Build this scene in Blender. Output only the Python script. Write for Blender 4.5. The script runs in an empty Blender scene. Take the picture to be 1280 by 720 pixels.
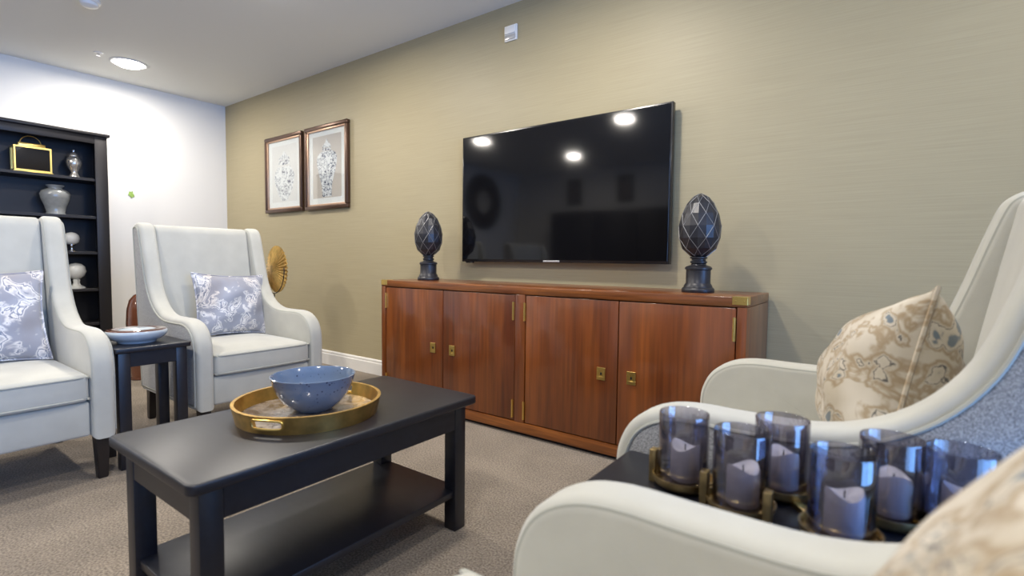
import bpy, bmesh, math, random
from mathutils import Vector, Matrix
random.seed(7)
C = bpy.context.scene.collection
SC = bpy.context.scene
PI = math.pi

# ------------------------------------------------------------------ camera, world, lights, exposure
cam_d = bpy.data.cameras.new('camera'); cam = bpy.data.objects.new('camera', cam_d); C.objects.link(cam)
FPX = 636.97
cam_d.sensor_fit = 'HORIZONTAL'; cam_d.sensor_width = 36.0; cam_d.lens = FPX/1280*36.0
cam_d.clip_start = 0.02; cam_d.clip_end = 60
def cam_basis(yaw, pitch, roll):
    f0 = Vector((-math.sin(yaw), math.cos(yaw), 0)); r0 = Vector((math.cos(yaw), math.sin(yaw), 0)); u0 = Vector((0, 0, 1))
    f = f0*math.cos(pitch)-u0*math.sin(pitch); u = u0*math.cos(pitch)+f0*math.sin(pitch)
    r = r0*math.cos(roll)+u*math.sin(roll); u2 = u*math.cos(roll)-r0*math.sin(roll)
    return r, u2, f
r_, u_, f_ = cam_basis(0.6349, 0.0542, 0.0114)
M = Matrix(((r_.x, u_.x, -f_.x, 5.6383), (r_.y, u_.y, -f_.y, -2.5693), (r_.z, u_.z, -f_.z, 0.9083), (0, 0, 0, 1)))
cam.matrix_world = M
cam_d.dof.use_dof = True; cam_d.dof.focus_distance = 2.6; cam_d.dof.aperture_fstop = 2.9
SC.camera = cam
SC.view_settings.view_transform = 'Standard'; SC.view_settings.look = 'None'
SC.view_settings.gamma = 1.0; SC.view_settings.use_curve_mapping = False
SC.view_settings.exposure = -0.06

W = bpy.data.worlds.new('sky'); SC.world = W; W.use_nodes = True
bg = W.node_tree.nodes['Background']; bg.inputs[0].default_value = (0.50, 0.68, 1.0, 1); bg.inputs[1].default_value = 1.6

H = 2.474
XR, YB = 7.7, -5.4            # right (window) wall and rear wall
DOWN_W = 24.0
DOWN_COL = (1.0, 0.93, 0.83)
DOWNLIGHTS = [(0.60, -1.02), (1.34, -2.71), (1.87, -4.17), (3.29, -2.76), (2.68, -1.02), (4.45, -1.0), (5.25, -2.9), (6.35, -1.05)]  # last entry is added, out of view, to brighten the television wall's right end
DAY_W = 110.0
day_d = bpy.data.lights.new('window_daylight', 'AREA'); day = bpy.data.objects.new('window_daylight', day_d); C.objects.link(day)
day_d.shape = 'RECTANGLE'; day_d.size = 3.0; day_d.size_y = 1.9; day_d.energy = DAY_W; day_d.color = (0.17, 0.41, 1.0); day_d.spread = math.radians(110)
day.location = (XR+0.32, -2.6, 1.1); day.rotation_euler = (0, PI/2, 0)
day_d.size, day_d.size_y = 2.1, 3.4

# ------------------------------------------------------------------ materials
def newmat(name):
    m = bpy.data.materials.new(name); m.use_nodes = True
    return m, m.node_tree.nodes, m.node_tree.links, m.node_tree.nodes['Principled BSDF']
def setp(b, **k):
    for n, v in k.items():
        n = n.replace('_', ' ')
        if n in b.inputs: b.inputs[n].default_value = v
def plain(name, col, rough=0.5, metal=0.0, spec=0.5, coat=0.0, bump=0.0, bscale=200, sheen=0.0, vary=0.0, vscale=20):
    m, N, L, b = newmat(name)
    setp(b, Base_Color=(*col, 1), Roughness=rough, Metallic=metal, Specular_IOR_Level=spec, Coat_Weight=coat, Coat_Roughness=0.08, Sheen_Weight=sheen)
    tc = N.new('ShaderNodeTexCoord')
    if vary:
        nz = N.new('ShaderNodeTexNoise'); nz.inputs['Scale'].default_value = vscale; nz.inputs['Detail'].default_value = 5
        L.new(tc.outputs['Object'], nz.inputs['Vector'])
        rp = N.new('ShaderNodeValToRGB'); rp.color_ramp.elements[0].position = 0.3; rp.color_ramp.elements[1].position = 0.7
        rp.color_ramp.elements[0].color = (*[max(0, c*(1-vary)) for c in col], 1); rp.color_ramp.elements[1].color = (*[min(1, c*(1+vary)) for c in col], 1)
        L.new(nz.outputs[0], rp.inputs[0]); L.new(rp.outputs[0], b.inputs['Base Color'])
    if bump:
        n2 = N.new('ShaderNodeTexNoise'); n2.inputs['Scale'].default_value = bscale; n2.inputs['Detail'].default_value = 3
        L.new(tc.outputs['Object'], n2.inputs['Vector'])
        bp = N.new('ShaderNodeBump'); bp.inputs['Strength'].default_value = bump; bp.inputs['Distance'].default_value = 0.002
        L.new(n2.outputs[0], bp.inputs['Height']); L.new(bp.outputs[0], b.inputs['Normal'])
    return m
def stretched(name, c0, c1, scale, dist=0.0, rough=0.5, coat=0.0, spec=0.5, bump=0.0, p0=0.35, p1=0.68, fine=None, metal=0.0):
    m, N, L, b = newmat(name)
    setp(b, Roughness=rough, Coat_Weight=coat, Coat_Roughness=0.12, Specular_IOR_Level=spec, Metallic=metal)
    tc = N.new('ShaderNodeTexCoord'); mp = N.new('ShaderNodeMapping'); mp.inputs['Scale'].default_value = scale
    L.new(tc.outputs['Object'], mp.inputs[0])
    nz = N.new('ShaderNodeTexNoise'); nz.inputs['Scale'].default_value = 1.0; nz.inputs['Detail'].default_value = 6; nz.inputs['Distortion'].default_value = dist
    L.new(mp.outputs[0], nz.inputs['Vector'])
    rp = N.new('ShaderNodeValToRGB'); e = rp.color_ramp.elements
    e[0].position, e[1].position = p0, p1; e[0].color, e[1].color = (*c0, 1), (*c1, 1)
    L.new(nz.outputs[0], rp.inputs[0]); out = rp.outputs[0]
    if fine:
        mp2 = N.new('ShaderNodeMapping'); mp2.inputs['Scale'].default_value = fine[0]; L.new(tc.outputs['Object'], mp2.inputs[0])
        n3 = N.new('ShaderNodeTexNoise'); n3.inputs['Scale'].default_value = 1; n3.inputs['Detail'].default_value = 3; L.new(mp2.outputs[0], n3.inputs['Vector'])
        r3 = N.new('ShaderNodeValToRGB'); r3.color_ramp.elements[0].position = .38; r3.color_ramp.elements[1].position = .6
        r3.color_ramp.elements[0].color = (fine[1],)*3+(1,); r3.color_ramp.elements[1].color = (1, 1, 1, 1); L.new(n3.outputs[0], r3.inputs[0])
        mx = N.new('ShaderNodeMixRGB'); mx.blend_type = 'MULTIPLY'; mx.inputs[0].default_value = 1
        L.new(out, mx.inputs[1]); L.new(r3.outputs[0], mx.inputs[2]); out = mx.outputs[0]
    L.new(out, b.inputs['Base Color'])
    if bump:
        bp = N.new('ShaderNodeBump'); bp.inputs['Strength'].default_value = bump; bp.inputs['Distance'].default_value = 0.002
        L.new(nz.outputs[0], bp.inputs['Height']); L.new(bp.outputs[0], b.inputs['Normal'])
    return m
def glassy(name, tint, refl=0.12, rough=0.02):
    m, N, L, b = newmat(name); N.remove(b)
    out = [n for n in N if n.type == 'OUTPUT_MATERIAL'][0]
    t = N.new('ShaderNodeBsdfTransparent')
    lw = N.new('ShaderNodeLayerWeight'); lw.inputs[0].default_value = 0.5      # longer path through the wall of the glass near its edges
    pe = N.new('ShaderNodeMath'); pe.operation = 'POWER'; pe.inputs[1].default_value = 2.5; L.new(lw.outputs['Facing'], pe.inputs[0])
    tm = N.new('ShaderNodeMixRGB'); tm.inputs[1].default_value = (*tint, 1); tm.inputs[2].default_value = (*[c**4 for c in tint], 1)
    L.new(pe.outputs[0], tm.inputs[0]); L.new(tm.outputs[0], t.inputs[0])
    g = N.new('ShaderNodeBsdfGlossy'); g.inputs['Roughness'].default_value = rough; g.inputs[0].default_value = (1, 1, 1, 1)
    fr = N.new('ShaderNodeLayerWeight'); fr.inputs[0].default_value = 0.5
    pw = N.new('ShaderNodeMath'); pw.operation = 'POWER'; pw.inputs[1].default_value = 4.0; L.new(fr.outputs['Facing'], pw.inputs[0])
    ml = N.new('ShaderNodeMath'); ml.operation = 'MULTIPLY_ADD'; ml.inputs[1].default_value = 0.9; ml.inputs[2].default_value = refl; ml.use_clamp = True
    L.new(pw.outputs[0], ml.inputs[0])
    mx = N.new('ShaderNodeMixShader'); L.new(ml.outputs[0], mx.inputs[0]); L.new(t.outputs[0], mx.inputs[1]); L.new(g.outputs[0], mx.inputs[2])
    L.new(mx.outputs[0], out.inputs[0])
    return m
def emit(name, col, s):
    m, N, L, b = newmat(name); setp(b, Base_Color=(1, 1, 1, 1), Emission_Color=(*col, 1), Emission_Strength=s); return m
def pattern(name, stops, scale, warp=0.6, tint=None, seed=0.0):
    """printed fabric: nested rings of a warped cell pattern with scrolls between"""
    m, N, L, b = newmat(name); setp(b, Roughness=0.85, Sheen_Weight=0.2, Specular_IOR_Level=0.2)
    tc = N.new('ShaderNodeTexCoord'); mp = N.new('ShaderNodeMapping'); mp.inputs['Location'].default_value = (seed, seed*.7, seed*.3); L.new(tc.outputs['Object'], mp.inputs[0])
    nz = N.new('ShaderNodeTexNoise'); nz.inputs['Scale'].default_value = scale*0.55; nz.inputs['Detail'].default_value = 2; L.new(mp.outputs[0], nz.inputs['Vector'])
    mx = N.new('ShaderNodeMixRGB'); mx.inputs[0].default_value = warp*0.35; L.new(mp.outputs[0], mx.inputs[1]); L.new(nz.outputs['Color'], mx.inputs[2])
    vo = N.new('ShaderNodeTexVoronoi'); vo.inputs['Scale'].default_value = scale; L.new(mx.outputs[0], vo.inputs['Vector'])
    n2 = N.new('ShaderNodeTexNoise'); n2.inputs['Scale'].default_value = scale*1.1; n2.inputs['Detail'].default_value = 4; n2.inputs['Distortion'].default_value = 1.8; L.new(mp.outputs[0], n2.inputs['Vector'])
    ad = N.new('ShaderNodeMath'); ad.operation = 'MULTIPLY_ADD'; ad.inputs[1].default_value = 0.75; L.new(vo.outputs['Distance'], ad.inputs[0])
    m2 = N.new('ShaderNodeMath'); m2.operation = 'MULTIPLY'; m2.inputs[1].default_value = 0.9; L.new(n2.outputs[0], m2.inputs[0]); L.new(m2.outputs[0], ad.inputs[2])
    rp = N.new('ShaderNodeValToRGB'); rp.color_ramp.interpolation = 'EASE'
    while len(rp.color_ramp.elements) < len(stops): rp.color_ramp.elements.new(0.5)
    for e, (p, c) in zip(rp.color_ramp.elements, stops): e.position = p; e.color = (*c, 1)
    L.new(ad.outputs[0], rp.inputs[0])
    out = rp.outputs[0]
    if tint:
        n4 = N.new('ShaderNodeTexNoise'); n4.inputs['Scale'].default_value = scale*0.5; L.new(mp.outputs[0], n4.inputs['Vector'])
        r4 = N.new('ShaderNodeValToRGB'); r4.color_ramp.elements[0].position = .42; r4.color_ramp.elements[1].position = .62
        r4.color_ramp.elements[0].color = (1, 1, 1, 1); r4.color_ramp.elements[1].color = (*tint, 1); L.new(n4.outputs[0], r4.inputs[0])
        x = N.new('ShaderNodeMixRGB'); x.blend_type = 'MULTIPLY'; x.inputs[0].default_value = 0.8; L.new(out, x.inputs[1]); L.new(r4.outputs[0], x.inputs[2]); out = x.outputs[0]
    L.new(out, b.inputs['Base Color'])
    return m
def speckle(name, base, dark, scale, thr, rough=0.12, coat=0.6):
    m, N, L, b = newmat(name); setp(b, Roughness=rough, Coat_Weight=coat)
    tc = N.new('ShaderNodeTexCoord'); vo = N.new('ShaderNodeTexVoronoi'); vo.inputs['Scale'].default_value = scale; L.new(tc.outputs['Object'], vo.inputs['Vector'])
    nz = N.new('ShaderNodeTexNoise'); nz.inputs['Scale'].default_value = scale*0.3; L.new(tc.outputs['Object'], nz.inputs['Vector'])
    ad = N.new('ShaderNodeMath'); ad.operation = 'MULTIPLY_ADD'; ad.inputs[1].default_value = 0.45; L.new(nz.outputs[0], ad.inputs[0]); L.new(vo.outputs['Distance'], ad.inputs[2])
    rp = N.new('ShaderNodeValToRGB'); rp.color_ramp.elements[0].position = thr; rp.color_ramp.elements[1].position = thr+0.05
    rp.color_ramp.elements[0].color = (*dark, 1); rp.color_ramp.elements[1].color = (*base, 1); L.new(ad.outputs[0], rp.inputs[0]); L.new(rp.outputs[0], b.inputs['Base Color'])
    return m

MT = {}
MT['wallpaper'] = stretched('wallpaper', (0.385, 0.329, 0.205), (0.423, 0.364, 0.228), (3.0, 3.0, 240), 0.2, rough=0.5, spec=0.4, bump=0.08)
MT['white_wall'] = plain('white_wall', (0.79, 0.78, 0.75), 0.85, bump=0.05, bscale=120)
MT['ceiling'] = plain('ceiling_paint', (0.78, 0.79, 0.77), 0.9, bump=0.04, bscale=90)
MT['trim'] = plain('trim_paint', (0.80, 0.78, 0.74), 0.35)
MT['plastic_white'] = plain('white_plastic', (0.82, 0.82, 0.80), 0.35)
MT['lamp'] = emit('lamp_glow', (1.0, 0.97, 0.92), 26.0)
MT['black_wood'] = stretched('black_painted_wood', (0.005, 0.0055, 0.010), (0.008, 0.009, 0.015), (8, 60, 60), 0.3, rough=0.38, spec=0.6, coat=0.0)
MT['shelf_black'] = plain('black_bookcase_paint', (0.013, 0.012, 0.014), 0.42, spec=0.4)
MT['leg_wood'] = plain('dark_leg_wood', (0.014, 0.010, 0.009), 0.35)
MT['rosewood'] = stretched('rosewood_upright', (0.11, 0.022, 0.003), (0.29, 0.078, 0.010), (7, 7, 0.8), 0.6, rough=0.36, coat=0.7, p0=.28, p1=.75, fine=((70, 70, 2.5), 0.72))
MT['rosewood_flat'] = stretched('rosewood_lengthwise', (0.14, 0.034, 0.006), (0.31, 0.098, 0.016), (1.3, 14, 14), 0.9, rough=0.36, coat=0.4, fine=((4, 90, 90), 0.62))
MT['brass'] = plain('brass', (0.80, 0.56, 0.17), 0.28, metal=1.0)
MT['brass_aged'] = plain('aged_brass', (0.46, 0.34, 0.16), 0.34, metal=1.0, vary=0.3, vscale=40)
MT['gold'] = plain('brushed_gold', (0.68, 0.44, 0.14), 0.38, metal=1.0, vary=0.25, vscale=25)
MT['chrome'] = plain('chrome', (0.8, 0.8, 0.82), 0.08, metal=1.0)
MT['black_metal'] = plain('black_metal', (0.012, 0.012, 0.012), 0.4)
MT['velvet'] = plain('pale_velvet', (0.49, 0.48, 0.42), 0.8, spec=0.2, sheen=0.35, bump=0.12, bscale=350, vary=0.06, vscale=9)
MT['piping'] = plain('velvet_piping', (0.40, 0.40, 0.35), 0.75, spec=0.2)
def woven():
    m, N, L, b = newmat('grey_woven_fabric'); setp(b, Roughness=0.85, Specular_IOR_Level=0.25, Sheen_Weight=0.2)
    tc = N.new('ShaderNodeTexCoord'); nz = N.new('ShaderNodeTexNoise'); nz.inputs['Scale'].default_value = 420; nz.inputs['Detail'].default_value = 2
    L.new(tc.outputs['Object'], nz.inputs['Vector'])
    rp = N.new('ShaderNodeValToRGB'); rp.color_ramp.elements[0].position = .35; rp.color_ramp.elements[1].position = .65
    rp.color_ramp.elements[0].color = (.16, .16, .165, 1); rp.color_ramp.elements[1].color = (.47, .465, .45, 1)
    L.new(nz.outputs[0], rp.inputs[0]); L.new(rp.outputs[0], b.inputs['Base Color'])
    bp = N.new('ShaderNodeBump'); bp.inputs['Strength'].default_value = .5; bp.inputs['Distance'].default_value = .002; L.new(nz.outputs[0], bp.inputs['Height']); L.new(bp.outputs[0], b.inputs['Normal'])
    return m
MT['woven'] = woven()
def carpet():
    m, N, L, b = newmat('beige_carpet'); setp(b, Roughness=0.95, Specular_IOR_Level=0.15, Sheen_Weight=0.15)
    tc = N.new('ShaderNodeTexCoord'); nz = N.new('ShaderNodeTexNoise'); nz.inputs['Scale'].default_value = 150; nz.inputs['Detail'].default_value = 3; L.new(tc.outputs['Object'], nz.inputs['Vector'])
    n2 = N.new('ShaderNodeTexNoise'); n2.inputs['Scale'].default_value = 5; n2.inputs['Detail'].default_value = 4; L.new(tc.outputs['Object'], n2.inputs['Vector'])
    rp = N.new('ShaderNodeValToRGB'); rp.color_ramp.elements[0].position = .33; rp.color_ramp.elements[1].position = .67
    rp.color_ramp.elements[0].color = (.145, .118, .090, 1); rp.color_ramp.elements[1].color = (.37, .31, .245, 1); L.new(nz.outputs[0], rp.inputs[0])
    r2 = N.new('ShaderNodeValToRGB'); r2.color_ramp.elements[0].position = .35; r2.color_ramp.elements[1].position = .65
    r2.color_ramp.elements[0].color = (.84, .84, .84, 1); r2.color_ramp.elements[1].color = (1, 1, 1, 1); L.new(n2.outputs[0], r2.inputs[0])
    mx = N.new('ShaderNodeMixRGB'); mx.blend_type = 'MULTIPLY'; mx.inputs[0].default_value = 1; L.new(rp.outputs[0], mx.inputs[1]); L.new(r2.outputs[0], mx.inputs[2]); L.new(mx.outputs[0], b.inputs['Base Color'])
    bp = N.new('ShaderNodeBump'); bp.inputs['Strength'].default_value = .7; bp.inputs['Distance'].default_value = .006; L.new(nz.outputs[0], bp.inputs['Height']); L.new(bp.outputs[0], b.inputs['Normal'])
    return m
MT['carpet'] = carpet()
MT['screen'] = plain('tv_screen', (0.004, 0.004, 0.005), 0.07, spec=0.5)
MT['tv_plastic'] = plain('tv_casing', (0.008, 0.008, 0.009), 0.25)
MT['bronze_frame'] = plain('bronze_frame', (0.10, 0.055, 0.035), 0.3, metal=0.6)
MT['copper_lip'] = plain('copper_lip', (0.55, 0.36, 0.25), 0.35, metal=0.7)
MT['mat_board'] = plain('mat_board', (0.80, 0.80, 0.79), 0.9)
MT['print_paper'] = plain('print_paper', (0.56, 0.50, 0.45), 0.9, vary=0.05, vscale=5)
MT['print_paper_pale'] = plain('pale_print_paper', (0.72, 0.70, 0.68), 0.9, vary=0.05, vscale=5)  # reflection washing over the left print put into its paper colour
WHT = (0.80, 0.80, 0.80)
MT['vase_print'] = pattern('vase_print', [(0.0, (.03, .04, .08)), (.62, (.04, .05, .10)), (.66, WHT), (.77, WHT), (.80, (.06, .08, .15)), (.84, (.06, .08, .15)), (.87, WHT)], 19, 0.4)
MT['vase_print_pale'] = pattern('pale_vase_print', [(0.0, (.10, .11, .16)), (.62, (.09, .10, .16)), (.66, WHT), (.77, WHT), (.80, (.12, .14, .2)), (.84, (.12, .14, .2)), (.87, WHT)], 21, 0.4, seed=3)  # darks lifted, with the same reflected wash put into the drawing
MT['ink'] = plain('print_ink', (0.09, 0.10, 0.16), 0.9)
MT['glass_clear'] = glassy('clear_glass', (0.97, 0.98, 0.98), 0.02)
MT['glass_smoke'] = glassy('smoky_blue_glass', (0.71, 0.695, 0.74), 0.09)
MT['pewter'] = plain('dark_pewter', (0.022, 0.022, 0.028), 0.36, metal=0.2, spec=0.6, vary=0.3, vscale=30)
MT['pewter_edge'] = plain('worn_pewter_edge', (0.30, 0.30, 0.30), 0.4, metal=0.6)
MT['blue_glaze'] = speckle('blue_speckled_glaze', (0.135, 0.185, 0.27), (0.02, 0.03, 0.07), 75, 0.33)
MT['pale_glaze'] = plain('pale_blue_glaze', (0.50, 0.56, 0.60), 0.1, coat=0.5, vary=0.15, vscale=12)
MT['brown_glaze'] = plain('brown_glaze', (0.10, 0.035, 0.018), 0.08, coat=0.6, vary=0.3, vscale=10)
MT['agate'] = stretched('marbled_tray_base', (0.10, 0.075, 0.06), (0.34, 0.29, 0.25), (14, 14, 14), 2.5, rough=0.16, coat=0.4)
MT['wax'] = plain('candle_wax', (0.80, 0.80, 0.80), 0.5)
MT['grey_glaze'] = plain('grey_crackle_glaze', (0.24, 0.25, 0.245), 0.2, coat=0.4, vary=0.1, vscale=30)
MT['white_ceramic'] = plain('white_ceramic', (0.66, 0.66, 0.62), 0.25, coat=0.3)
MT['silver_leaf'] = plain('mottled_silver', (0.6, 0.58, 0.55), 0.18, metal=0.75, vary=0.4, vscale=45)
MT['dark_glass'] = plain('dark_lantern_panes', (0.012, 0.010, 0.009), 0.05, spec=0.6)
MT['green'] = plain('leaf_green', (0.30, 0.46, 0.10), 0.5, vary=0.3, vscale=60)
MT['walnut_gloss'] = plain('glossy_brown_ceramic', (0.13, 0.045, 0.022), 0.12, coat=0.6, vary=0.25, vscale=7)
MT['mirror'] = plain('mirror_silver', (0.85, 0.85, 0.85), 0.02, metal=1)
MT['dried'] = plain('dried_petals', (0.22, 0.10, 0.05), 0.9, vary=0.4, vscale=80)
MT['badge'] = plain('silver_badge', (0.6, 0.6, 0.6), 0.3, metal=0.5)
CR = (.66, .63, .57)
MT['cushion_blue'] = pattern('blue_paisley_fabric', [(0.0, (.10, .12, .19)), (.40, (.20, .23, .32)), (.50, (.55, .55, .58)), (.62, (.78, .78, .79)), (.69, (.22, .25, .34)), (.735, (.74, .74, .75)), (.86, (.34, .36, .43))], 12, 0.8, tint=(.86, .78, .70))
MT['cushion_tan'] = pattern('tan_paisley_fabric', [(0.0, (.10, .12, .14)), (.50, (.18, .22, .25)), (.56, (.58, .52, .42)), (.655, (.62, .56, .46)), (.680, (.09, .09, .09)), (.705, (.58, .52, .42)), (.80, (.40, .31, .20)), (.93, (.62, .56, .46))], 13, 0.8, tint=(.70, .66, .58), seed=5)

# ------------------------------------------------------------------ mesh helpers
def tag(o, label=None, cat=None, group=None, kind=None):
    if label: o['label'] = label
    if cat: o['category'] = cat
    if group: o['group'] = group
    if kind: o['kind'] = kind
    return o
def thing(name, label, cat, loc=(0, 0, 0), rz=0.0, group=None):
    o = bpy.data.objects.new(name, None); o.empty_display_size = 0.1; C.objects.link(o)
    o.location = loc; o.rotation_euler = (0, 0, rz)
    return tag(o, label, cat, group)
def obj(name, bm, mat, parent=None, sharp=35):
    bmesh.ops.recalc_face_normals(bm, faces=bm.faces[:])
    me = bpy.data.meshes.new(name); bm.to_mesh(me); bm.free()
    for p in me.polygons: p.use_smooth = True
    try: me.set_sharp_from_angle(angle=math.radians(sharp))
    except Exception: pass
    o = bpy.data.objects.new(name, me); C.objects.link(o)
    me.materials.append(MT[mat] if isinstance(mat, str) else mat)
    if parent: o.parent = parent
    return o
def B(): return bmesh.new()
def merge(bm, b2, mtx=None):
    if mtx is not None: b2.transform(mtx)
    me = bpy.data.meshes.new('tmp'); b2.to_mesh(me); b2.free(); bm.from_mesh(me); bpy.data.meshes.remove(me)
def box(bm, x0, x1, y0, y1, z0, z1, bev=0.0, seg=2, mtx=None):
    b = bmesh.new(); bmesh.ops.create_cube(b, size=1)
    for v in b.verts: v.co = Vector(((x0+x1)/2+v.co.x*(x1-x0), (y0+y1)/2+v.co.y*(y1-y0), (z0+z1)/2+v.co.z*(z1-z0)))
    if bev: bmesh.ops.bevel(b, geom=b.edges[:], offset=bev, segments=seg, affect='EDGES', profile=0.5)
    merge(bm, b, mtx); return bm
def taper(bm, cx, cy, z0, z1, s0, s1, dx=0, dy=0, bev=0.003):
    """square leg: size s0 at z0 (bottom, shifted by dx, dy), s1 at z1"""
    b = bmesh.new(); bmesh.ops.create_cube(b, size=1)
    for v in b.verts:
        s, ox, oy = (s0, dx, dy) if v.co.z < 0 else (s1, 0, 0)
        v.co = Vector((cx+ox+v.co.x*s, cy+oy+v.co.y*s, z0 if v.co.z < 0 else z1))
    bmesh.ops.bevel(b, geom=b.edges[:], offset=bev, segments=2, affect='EDGES'); merge(bm, b); return bm
def lathe(bm, prof, n=40, c=(0, 0, 0), closed=False, mtx=None):
    b = bmesh.new(); rings = []
    for r, z in prof:
        if r < 1e-5: rings.append([b.verts.new((0, 0, z))])
        else: rings.append([b.verts.new((r*math.cos(2*PI*i/n), r*math.sin(2*PI*i/n), z)) for i in range(n)])
    prs = list(zip(rings, rings[1:]))
    if closed: prs.append((rings[-1], rings[0]))
    for a, d in prs:
        for i in range(n):
            j = (i+1) % n
            if len(a) == 1 and len(d) == 1: continue
            if len(a) == 1: b.faces.new((a[0], d[i], d[j]))
            elif len(d) == 1: b.faces.new((a[i], a[j], d[0]))
            else: b.faces.new((a[i], a[j], d[j], d[i]))
    for v in b.verts: v.co += Vector(c)
    merge(bm, b, mtx); return bm
def tube(bm, pts, r, n=8, closed=False, mtx=None):
    pts = [Vector(p) for p in pts]; b = bmesh.new(); k = len(pts); rings = []; up = None
    for i, p in enumerate(pts):
        if closed: t = pts[(i+1) % k]-pts[i-1]
        else: t = pts[min(i+1, k-1)]-pts[max(i-1, 0)]
        t.normalize()
        if up is None: up = t.orthogonal().normalized()
        up = (up-t*up.dot(t)); up = up.normalized() if up.length > 1e-6 else t.orthogonal().normalized()
        s = t.cross(up)
        rings.append([b.verts.new(p+(up*math.cos(2*PI*q/n)+s*math.sin(2*PI*q/n))*r) for q in range(n)])
    prs = list(zip(rings, rings[1:]))
    for a, d in prs:
        for q in range(n): b.faces.new((a[q], a[(q+1) % n], d[(q+1) % n], d[q]))
    if closed:
        a, d = rings[-1], rings[0]
        sh = min(range(n), key=lambda s: (a[0].co-d[s].co).length)
        for q in range(n): b.faces.new((a[q], a[(q+1) % n], d[(q+1+sh) % n], d[(q+sh) % n]))
    else:
        b.faces.new(rings[0]); b.faces.new(list(reversed(rings[-1])))
    merge(bm, b, mtx); return bm
def spline(P, n=6, closed=False):
    out = []; k = len(P)
    def g(i): return P[i % k] if closed else P[max(0, min(k-1, i))]
    for i in range(k if closed else k-1):
        p0, p1, p2, p3 = [Vector(g(i+d)) for d in (-1, 0, 1, 2)]
        for j in range(n):
            t = j/n
            out.append(0.5*((2*p1)+(-p0+p2)*t+(2*p0-5*p1+4*p2-p3)*t*t+(-p0+3*p1-3*p2+p3)*t**3))
    if not closed: out.append(Vector(P[-1]))
    return out
def inset2(poly, d):
    k = len(poly); out = []
    area = sum(poly[i][0]*poly[(i+1) % k][1]-poly[(i+1) % k][0]*poly[i][1] for i in range(k))
    sg = 1 if area > 0 else -1
    for i in range(k):
        a, p, c = poly[i-1], poly[i], poly[(i+1) % k]
        e1 = Vector((p[0]-a[0], p[1]-a[1])); e2 = Vector((c[0]-p[0], c[1]-p[1]))
        if e1.length > 1e-9: e1.normalize()
        if e2.length > 1e-9: e2.normalize()
        n1 = Vector((-e1.y, e1.x))*sg; n2 = Vector((-e2.y, e2.x))*sg
        m = n1+n2; m = m/max(0.35, (1+n1.dot(n2))) if m.length > 1e-6 else n1
        out.append((p[0]+m.x*d, p[1]+m.y*d))
    return out
def clean_inset(poly, d):
    q = inset2(poly, d); out = []
    for x, z in q:
        m = 9.0
        for i in range(len(poly)):
            (ax, az), (bx, bz) = poly[i-1], poly[i]; dx, dz = bx-ax, bz-az; l2 = dx*dx+dz*dz
            t = 0 if l2 < 1e-12 else max(0, min(1, ((x-ax)*dx+(z-az)*dz)/l2))
            m = min(m, math.hypot(x-ax-t*dx, z-az-t*dz))
        if m > d*0.97 and (not out or math.hypot(x-out[-1][0], z-out[-1][1]) > .004): out.append((x, z))
    return out
def slab(bm, poly, y0, y1, r=0.02, seg=4, caps=True):
    """closed (x,z) outline given thickness from y0 to y1, edges rounded by r"""
    b = bmesh.new(); rings = []
    for s in range(seg+1):
        a = PI/2*s/seg; pl = inset2(poly, r*(1-math.sin(a)))
        rings.append([b.verts.new((x, y0+r*(1-math.cos(a)), z)) for x, z in pl])
    for s in range(seg, -1, -1):
        a = PI/2*s/seg; pl = inset2(poly, r*(1-math.sin(a)))
        rings.append([b.verts.new((x, y1-r*(1-math.cos(a)), z)) for x, z in pl])
    k = len(poly)
    for a, d in zip(rings, rings[1:]):
        for i in range(k): b.faces.new((a[i], a[(i+1) % k], d[(i+1) % k], d[i]))
    if caps: b.faces.new(rings[0]); b.faces.new(list(reversed(rings[-1])))
    merge(bm, b); return bm
def kids(o): return list(o.children)
def copy_tree(o, parent=None):
    c = o.copy(); C.objects.link(c)
    if parent: c.parent = parent
    for ch in kids(o): copy_tree(ch, c)
    return c
def struct(name, bm, mat, parent=None, sharp=35):
    o = obj(name, bm, mat, parent, sharp)
    if not parent: o['kind'] = 'structure'
    return o

# ------------------------------------------------------------------ room shell
T = 0.12
struct('floor', box(B(), -T, XR+T, YB-T, T, -0.1, 0), 'carpet')
struct('ceiling', box(B(), -T, XR+T, YB-T, T, H, H+0.1), 'ceiling')
struct('wall_television', box(B(), -T, XR+T, 0, T, 0, H), 'wallpaper')
struct('wall_left', box(B(), -T, 0, YB, 0, 0, H), 'white_wall')
struct('wall_rear', box(B(), -T, XR+T, YB-T, YB, 0, H), 'white_wall')
wy0, wy1, wz0, wz1 = -4.30, -0.90, 0.06, 2.15
bm = B()
box(bm, XR, XR+T, YB, wy0, 0, H); box(bm, XR, XR+T, wy1, 0, 0, H); box(bm, XR, XR+T, wy0, wy1, 0, wz0); box(bm, XR, XR+T, wy0, wy1, wz1, H)
struct('wall_right', bm, 'white_wall')
bm = B()
for y in (wy0, (2*wy0+wy1)/3, (wy0+2*wy1)/3, wy1-0.06): box(bm, XR+0.02, XR+0.09, y, y+0.06, wz0, wz1, .004)
for z in (wz0, wz1-0.06): box(bm, XR+0.025, XR+0.085, wy0, wy1, z, z+0.06, .004)
win = struct('window_1', bm, 'trim')
obj('pane', box(B(), XR+0.05, XR+0.056, wy0+.03, wy1-.03, wz0+.03, wz1-.03), 'glass_clear', win)
obj('window_sill', box(B(), XR-0.10, XR+0.02, wy0-.05, wy1+.05, wz0-.03, wz0, .005), 'trim', win)
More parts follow.
